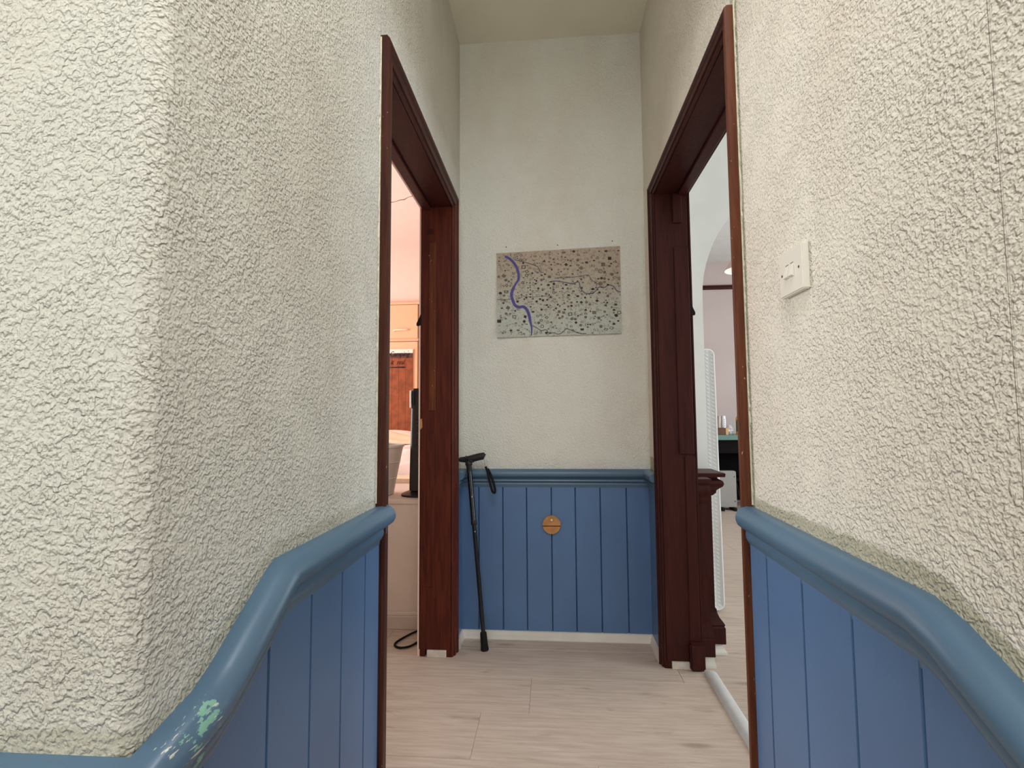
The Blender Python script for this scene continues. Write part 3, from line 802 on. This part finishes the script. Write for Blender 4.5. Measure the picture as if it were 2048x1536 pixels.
bx_ = empty('wooden_box', (1.93, 5.88, .828)); tag(bx_, 'small brown box on the teal counter below the metal cup', 'box')
box('box_body', (1.865, 1.975, 5.83, 5.93, .829, .905), 'box_brown', bx_)
box('box_end', (1.975, 2.003, 5.828, 5.932, .829, .907), 'box_tan', bx_)
tag(lathe('metal_cup', [(.036, .0), (.038, .002), (.046, .13), (.047, .138), (.043, .138), (.034, .006), (0, .006)], (1.905, 5.88, .907), 'steel', n=24, caps=False), 'tall grey metal cup standing on the brown box', 'cup')
wt = empty('white_bottle', (1.972, 5.865, .908)); tag(wt, 'white bottle with small lilac print beside the metal cup', 'bottle')
lathe('bottle_body', [(.018, 0), (.020, .002), (.024, .06), (.024, .09), (.020, .13), (.017, .138), (0, .139)], (1.967, 5.868, .908), 'tag_white', wt, n=20)
for k in range(4): box('print_mark', (1.966, 1.974, 5.8415, 5.846, .925+.024*k, .934+.024*k), 'tag_lilac', wt)
def blob(name, c, rx, ry, rz, mat, label, cat, amp=.25, n=14, m_=10):
    rnd = random.Random(5); rings = []
    for j in range(m_+1):
        th = math.pi*j/m_; ring = []
        for i in range(n):
            ph = 2*math.pi*i/n; q = 1+amp*(rnd.random()-.5)*2*math.sin(th)
            ring.append((c[0]+rx*q*math.sin(th)*math.cos(ph), c[1]+ry*q*math.sin(th)*math.sin(ph), c[2]+rz*(1-math.cos(th))*.5*(1+amp*.3*(rnd.random()-.5)*math.sin(th))))
        rings.append(ring)
    return tag(rings_mesh(name, rings, mat, None, caps=False, angle=20), label, cat)
blob('plastic_bag', (2.042, 5.90, .829), .036, .035, .115, 'bag_clear', 'crumpled clear plastic bag beside the brown box', 'bag', .35)
yb2 = empty('spray_bottle', (2.142, 5.88, .828)); tag(yb2, 'green bottle with yellow cap and base on the teal counter', 'bottle')
lathe('bottle_base', [(.036, 0), (.037, .004), (.036, .032), (.033, .034)], (2.142, 5.88, .829), 'bottle_yellow', yb2, n=22)
lathe('bottle_body', [(.033, .034), (.034, .038), (.034, .155), (.030, .168)], (2.142, 5.88, .829), 'bottle_green', yb2, n=22)
lathe('bottle_cap', [(.036, .168), (.036, .178), (.028, .205), (.014, .224), (.013, .236), (0, .237)], (2.142, 5.88, .829), 'bottle_yellow', yb2, n=22)
for k in range(3):
    mk('label_patch', *box_vf(2.128, 2.150, 5.8445, 5.848, .885+.035*k, .905+.035*k), 'bottle_yellow', yb2)

# pendant lamp
pl = empty('pendant_lamp', (1.725, 4.5, 2.35)); tag(pl, 'white conical pendant lampshade hanging in the landing room', 'lamp')
PLC = (1.725, 4.5, 2.35)
lathe('lamp_shade', [(.160, 0), (.161, .003), (.043, .190), (.040, .190)], PLC, 'shade_fabric', pl, n=40, caps=False)
lathe('shade_lining', [(.157, .0015), (.040, .187)], PLC, 'shade_inside', pl, n=40, caps=False)
lathe('lamp_holder', [(.0, .10), (.020, .10), (.022, .15), (.020, .21), (.008, .23), (0, .23)], PLC, 'plastic_white', pl, n=16)
lathe('bulb', [(0, .03), (.018, .036), (.029, .058), (.026, .08), (.014, .10)], PLC, 'shade_inside', pl, n=16)
tube('flex', [(1.725, 4.5, 2.57), (1.725, 4.5, 2.96)], .0035, 'plastic_white', pl, n=8)
lathe('ceiling_rose', [(.05, .61), (.045, .625), (.03, .634), (0, .634)], PLC, 'plastic_white', pl, n=24)

# ------------------------------------------------------------------ things on the hall walls
# walking stick in the far left corner
ws = empty('walking_stick', (-.324, 2.286, 0)); tag(ws, 'black adjustable walking stick leaning in the corner by the left doorway', 'walking stick')
A = Vector((-.324, 2.286, .045)); B = Vector((-.403, 2.345, .835)); dirn = (B-A)
def al(f): return A + dirn*f
tube('lower_shaft', [al(.0), al(.67)], .0098, 'black_gloss', ws, n=16)
tube('upper_shaft', [al(.655), al(.66), al(.98)], [.0135, .0122, .0122], 'black_gloss', ws, n=16)
tube('collar', [al(.635), al(.64), al(.66), al(.664)], [.0118, .0138, .0138, .0122], 'black_plastic', ws, n=16)
for f_, dx in ((.60, .0), (.80, .0)):
    q = al(f_); lathe('push_button', [(.003, 0), (.003, -.0135), (.001, -.0145)], (q.x+.004, q.y, q.z), 'silver_trim', ws, n=8, axis='Y')
dn = dirn.normalized()
tube('rubber_tip', [A-dn*.045, A-dn*.041, A-dn*.022, A+dn*.004, A+dn*.030, A+dn*.034], [.017, .0185, .0165, .0155, .0145, .0115], 'black_rubber', ws, n=18)
hy = 2.352
hp = smooth_pts([(-.452, hy, .846), (-.440, hy, .847), (-.415, hy, .848), (-.385, hy, .853), (-.352, hy, .861), (-.333, hy, .864), (-.326, hy, .862)], 5)
hr = []
for p in hp:
    u_ = (p.x+.452)/.126
    hr.append(.0105 + .006*u_ + .003*math.sin(math.pi*u_) if .03 < u_ < .97 else .008+.004*u_)
tube('handle', hp, hr, 'black_plastic', ws, n=16)
tube('handle_neck', smooth_pts([al(.945), al(.965), al(.985), (B.x+.0, hy, .842), (B.x+.004, hy, .850)], 4), [.0125]*4+[.0135]*4+[.017]*4+[.024]*4+[.026], 'black_plastic', ws, n=16)
tube('strap_clip', [(-.327, hy-.002, .852), (-.326, hy-.002, .838), (-.323, hy-.002, .826), (-.322, hy-.002, .815)], [.003, .0025, .0045, .004], 'silver_trim', ws, n=8)
lp = smooth_pts([(-.322, hy-.004, .815), (-.313, hy-.006, .79), (-.302, hy-.010, .745), (-.291, hy-.012, .705), (-.283, hy-.013, .694), (-.276, hy-.013, .700),
                 (-.283, hy-.011, .735), (-.297, hy-.008, .775), (-.312, hy-.005, .805)], 5)
tube('wrist_strap', lp, .0058, 'black_rubber', ws, n=8, sx=.6)

# wooden disc on the boarding
dc = empty('wooden_disc', (-.013, 2.408, .535)); tag(dc, 'small round pale wood disc with a slot fixed to the blue boarding', 'wall disc')
def half(z_lo, z_hi):
    r = .0432; n = 40; pts = []
    for k in range(n):
        a = 2*math.pi*k/n; x_, z = r*math.cos(a), r*math.sin(a)
        pts.append((x_, z))
    # clip circle to band
    sel = []
    N_ = 160
    for k in range(N_):
        a = 2*math.pi*k/N_; x_, z = r*math.cos(a), r*math.sin(a)
        if z_lo <= z <= z_hi: sel.append((x_, z))
    sel.sort(key=lambda q: math.atan2(q[1]-(max(z_lo, -r)+min(z_hi, r))/2, q[0]))
    return sel
for lo, hi in ((-.0045, 1), (-1, -.0075)):
    s_ = half(lo, hi)
    rings_mesh('disc_half', [[(-.013+a*f_, yy, .535+b*f_) for a, b in s_] for f_, yy in ((1, 2.4075), (1, 2.397), (.975, 2.3955))], 'disc_wood', dc)
box('slot', (-.054, .028, 2.400, 2.4075, .527, .531), 'disc_groove', dc)
lathe('pin', [(.0055, 0), (.0055, -.003), (.003, -.006), (0, -.0065)], (-.013, 2.3955, .558), 'plastic_white', dc, n=14, axis='Y')

# light switch
sw = empty('light_switch', (.46, .9585, 1.32)); tag(sw, 'white double rocker light switch on the right wall', 'light switch')
SY0, SY1, SZ0, SZ1 = .914, 1.003, 1.277, 1.363
v, f = box_vf(.4462, .4602, SY0, SY1, SZ0, SZ1); mk('switch_plate', v, f, 'plastic_white', sw, bev=.0022, seg=3, smooth=True)
for k, y0 in enumerate((.9440, .9625)):
    y1 = y0+.0135
    V = [(.4466, y0, 1.334), (.4466, y1, 1.334), (.4466, y0, 1.308), (.4466, y1, 1.308), (.4452, y0, 1.333), (.4452, y1, 1.333), (.4405, y0, 1.3105), (.4405, y1, 1.3105)]
    mk('rocker', V, [(4, 5, 7, 6), (0, 1, 5, 4), (2, 6, 7, 3), (0, 4, 6, 2), (1, 3, 7, 5), (0, 2, 3, 1)], 'plastic_white', sw, bev=.0006)
for y in (.9440, .9625): box('rocker_gap', (.4456, .4463, y+.001, y+.0125, 1.3345, 1.3354), 'screw_dark', sw)
for y in (.926, .991): lathe('screw', [(.0026, 0), (.0026, -.0006), (.001, -.0008)], (.4463, y, 1.320), 'screw_dark', sw, n=10, axis='X')

# map on the back wall
mp = empty('wall_map', (.033, 2.418, 1.66)); tag(mp, 'printed town map with a blue river pinned to the back wall', 'map')
TLc, TRc, BRc, BLc = (-.273, 1.869), (.339, 1.886), (.337, 1.451), (-.270, 1.441)
def mpos(u_, v_, off=0.0):      # u right, v down on the sheet
    x_ = (TLc[0]*(1-u_)+TRc[0]*u_)*(1-v_) + (BLc[0]*(1-u_)+BRc[0]*u_)*v_
    z = (TLc[1]*(1-u_)+TRc[1]*u_)*(1-v_) + (BLc[1]*(1-u_)+BRc[1]*u_)*v_
    curl = .004*v_**2 + .003*(2*u_-1)**2*v_ + .0012*math.sin(9*u_+2*v_)*v_
    return (x_, 2.4175 - curl - .0008 - off, z)
V, F = [], []; nx, ny = 30, 22
for side in (0, 1):
    for j in range(ny+1):
        for i in range(nx+1): V.append(mpos(i/nx, j/ny, -.0005*side))
n0 = (nx+1)*(ny+1)
for j in range(ny):
    for i in range(nx):
        a = j*(nx+1)+i; F.append((a, a+1, a+nx+2, a+nx+1)); F.append((n0+a, n0+a+nx+1, n0+a+nx+2, n0+a+1))
edge = list(range(nx+1)) + [(j+1)*(nx+1)+nx for j in range(ny)] + [ny*(nx+1)+nx-1-j for j in range(nx)] + [(ny-1-j)*(nx+1) for j in range(ny)]
for a, b in zip(edge, edge[1:]): F.append((a, n0+a, n0+b, b))
mk('sheet', V, F, 'map_paper', mp, smooth=True)
def cuv(px, py):               # crop coordinates of the sheet -> u, v
    u_ = (px-85)/(1670-85); t_ = 290+(205-290)*u_; b_ = 1380+(1330-1380)*u_
    return u_, (py-t_)/(b_-t_)
def ribbon(pts, wd, off):
    P_ = smooth_pts([(a, b, 0) for a, b in pts], 5); W = []
    for i, p in enumerate(P_):
        d = (P_[min(i+1, len(P_)-1)]-P_[max(0, i-1)]).normalized(); nr = Vector((-d.y, d.x, 0))
        f_ = i/(len(P_)-1); w_ = wd(f_) if callable(wd) else wd
        W.append((p+nr*w_, p-nr*w_))
    V, F = [], []
    cl = lambda q: (min(max(q[0], 0), 1), min(max(q[1], 0), 1))
    for a, b in W:
        V += [mpos(*cl(cuv(a.x, a.y)), off), mpos(*cl(cuv(b.x, b.y)), off)]
    for i in range(len(W)-1): F.append((2*i, 2*i+1, 2*i+3, 2*i+2))
    return V, F
river = [(195, 330), (260, 365), (320, 430), (355, 500), (370, 570), (365, 635), (325, 700), (290, 770), (275, 840), (290, 900), (320, 965), (370, 990), (430, 985), (475, 1030), (500, 1100), (515, 1180), (530, 1260), (525, 1355)]
mk('river', *ribbon(river, lambda f_: 17 if f_ < .3 else (13 if f_ < .38 else (19 if f_ < .85 else 17-70*(f_-.85))), .0006), 'map_river', mp)
streams = [([(535, 1225), (590, 1250), (650, 1290), (715, 1280), (750, 1325), (815, 1320), (870, 1338), (930, 1310), (975, 1270), (1040, 1290), (1110, 1318), (1170, 1332), (1230, 1330)], 5),
           ([(760, 665), (850, 655), (920, 665), (1000, 680), (1060, 690), (1140, 670), (1160, 740), (1200, 800), (1270, 822), (1340, 800), (1400, 735), (1460, 745), (1520, 710), (1580, 730), (1620, 785), (1668, 803)], 6),
           ([(320, 375), (420, 400), (540, 435), (620, 470), (645, 530), (690, 545)], 5), ([(90, 890), (180, 895), (265, 885)], 4),
           ([(400, 840), (520, 860), (660, 850), (770, 848)], 3), ([(830, 620), (960, 610), (1130, 600), (1260, 580), (1300, 640), (1390, 700)], 4)]
mk('stream_lines', *join_vf([ribbon(a, b, .0006) for a, b in streams]), 'map_stream', mp)
rnd = random.Random(11); dark, soft = [], []
def near_river(px, py): return any((px-a)**2+(py-b)**2 < 48**2 for a, b in river)
placed = []
tries = 0
while len(placed) < 420 and tries < 30000:
    tries += 1
    px, py = rnd.uniform(95, 1655), rnd.uniform(225, 1365)
    u_, v_ = cuv(px, py)
    if not (.012 < u_ < .988 and .02 < v_ < .98) or near_river(px, py): continue
    if rnd.random() > .45+.55*math.exp(-((px-620)/420)**2-((py-700)/420)**2): continue
    s_ = rnd.choice((13, 16, 19, 23, 27))*(.9 if rnd.random() < .8 else 1.35)
    if any((px-a)**2+(py-b)**2 < (s_*.9+c*.9)**2 for a, b, c in placed): continue
    placed.append((px, py, s_))
    k = rnd.choice((4, 4, 4, 5, 3, 6)); a0 = rnd.uniform(0, 1.5) if rnd.random() < .4 else math.pi/4
    asp = rnd.uniform(.55, 1.0)
    ring = [(px+s_*math.cos(a0+2*math.pi*q/k), py+s_*asp*math.sin(a0+2*math.pi*q/k)) for q in range(k)]
    tgt = dark if rnd.random() < .42 else soft
    P3 = [mpos(*cuv(a, b), .0007) for a, b in ring]
    if rnd.random() < .4:       # outlined block
        inn = [mpos(*cuv(px+(a-px)*.6, py+(b-py)*.6), .0007) for a, b in ring]
        tgt.append((P3+inn, [(q, (q+1) % k, k+(q+1) % k, k+q) for q in range(k)]))
    else: tgt.append((P3, [tuple(range(k))]))
for nm, lst, mt_ in (('printed_blocks', dark, 'map_ink'), ('printed_shading', soft, 'map_ink_soft')):
    o = mk(nm, *join_vf(lst), mt_, mp); o['kind'] = 'stuff'
for k, (u_, dz) in enumerate(((.08, .030), (.50, .024), (.94, .028))):
    a = mpos(u_, 0); lathe('drawing_pin', [(.0028, 0), (.0028, -.002), (.001, -.003)], (a[0], 2.4198, a[2]+dz), 'screw_dark', mp, n=8, axis='Y')
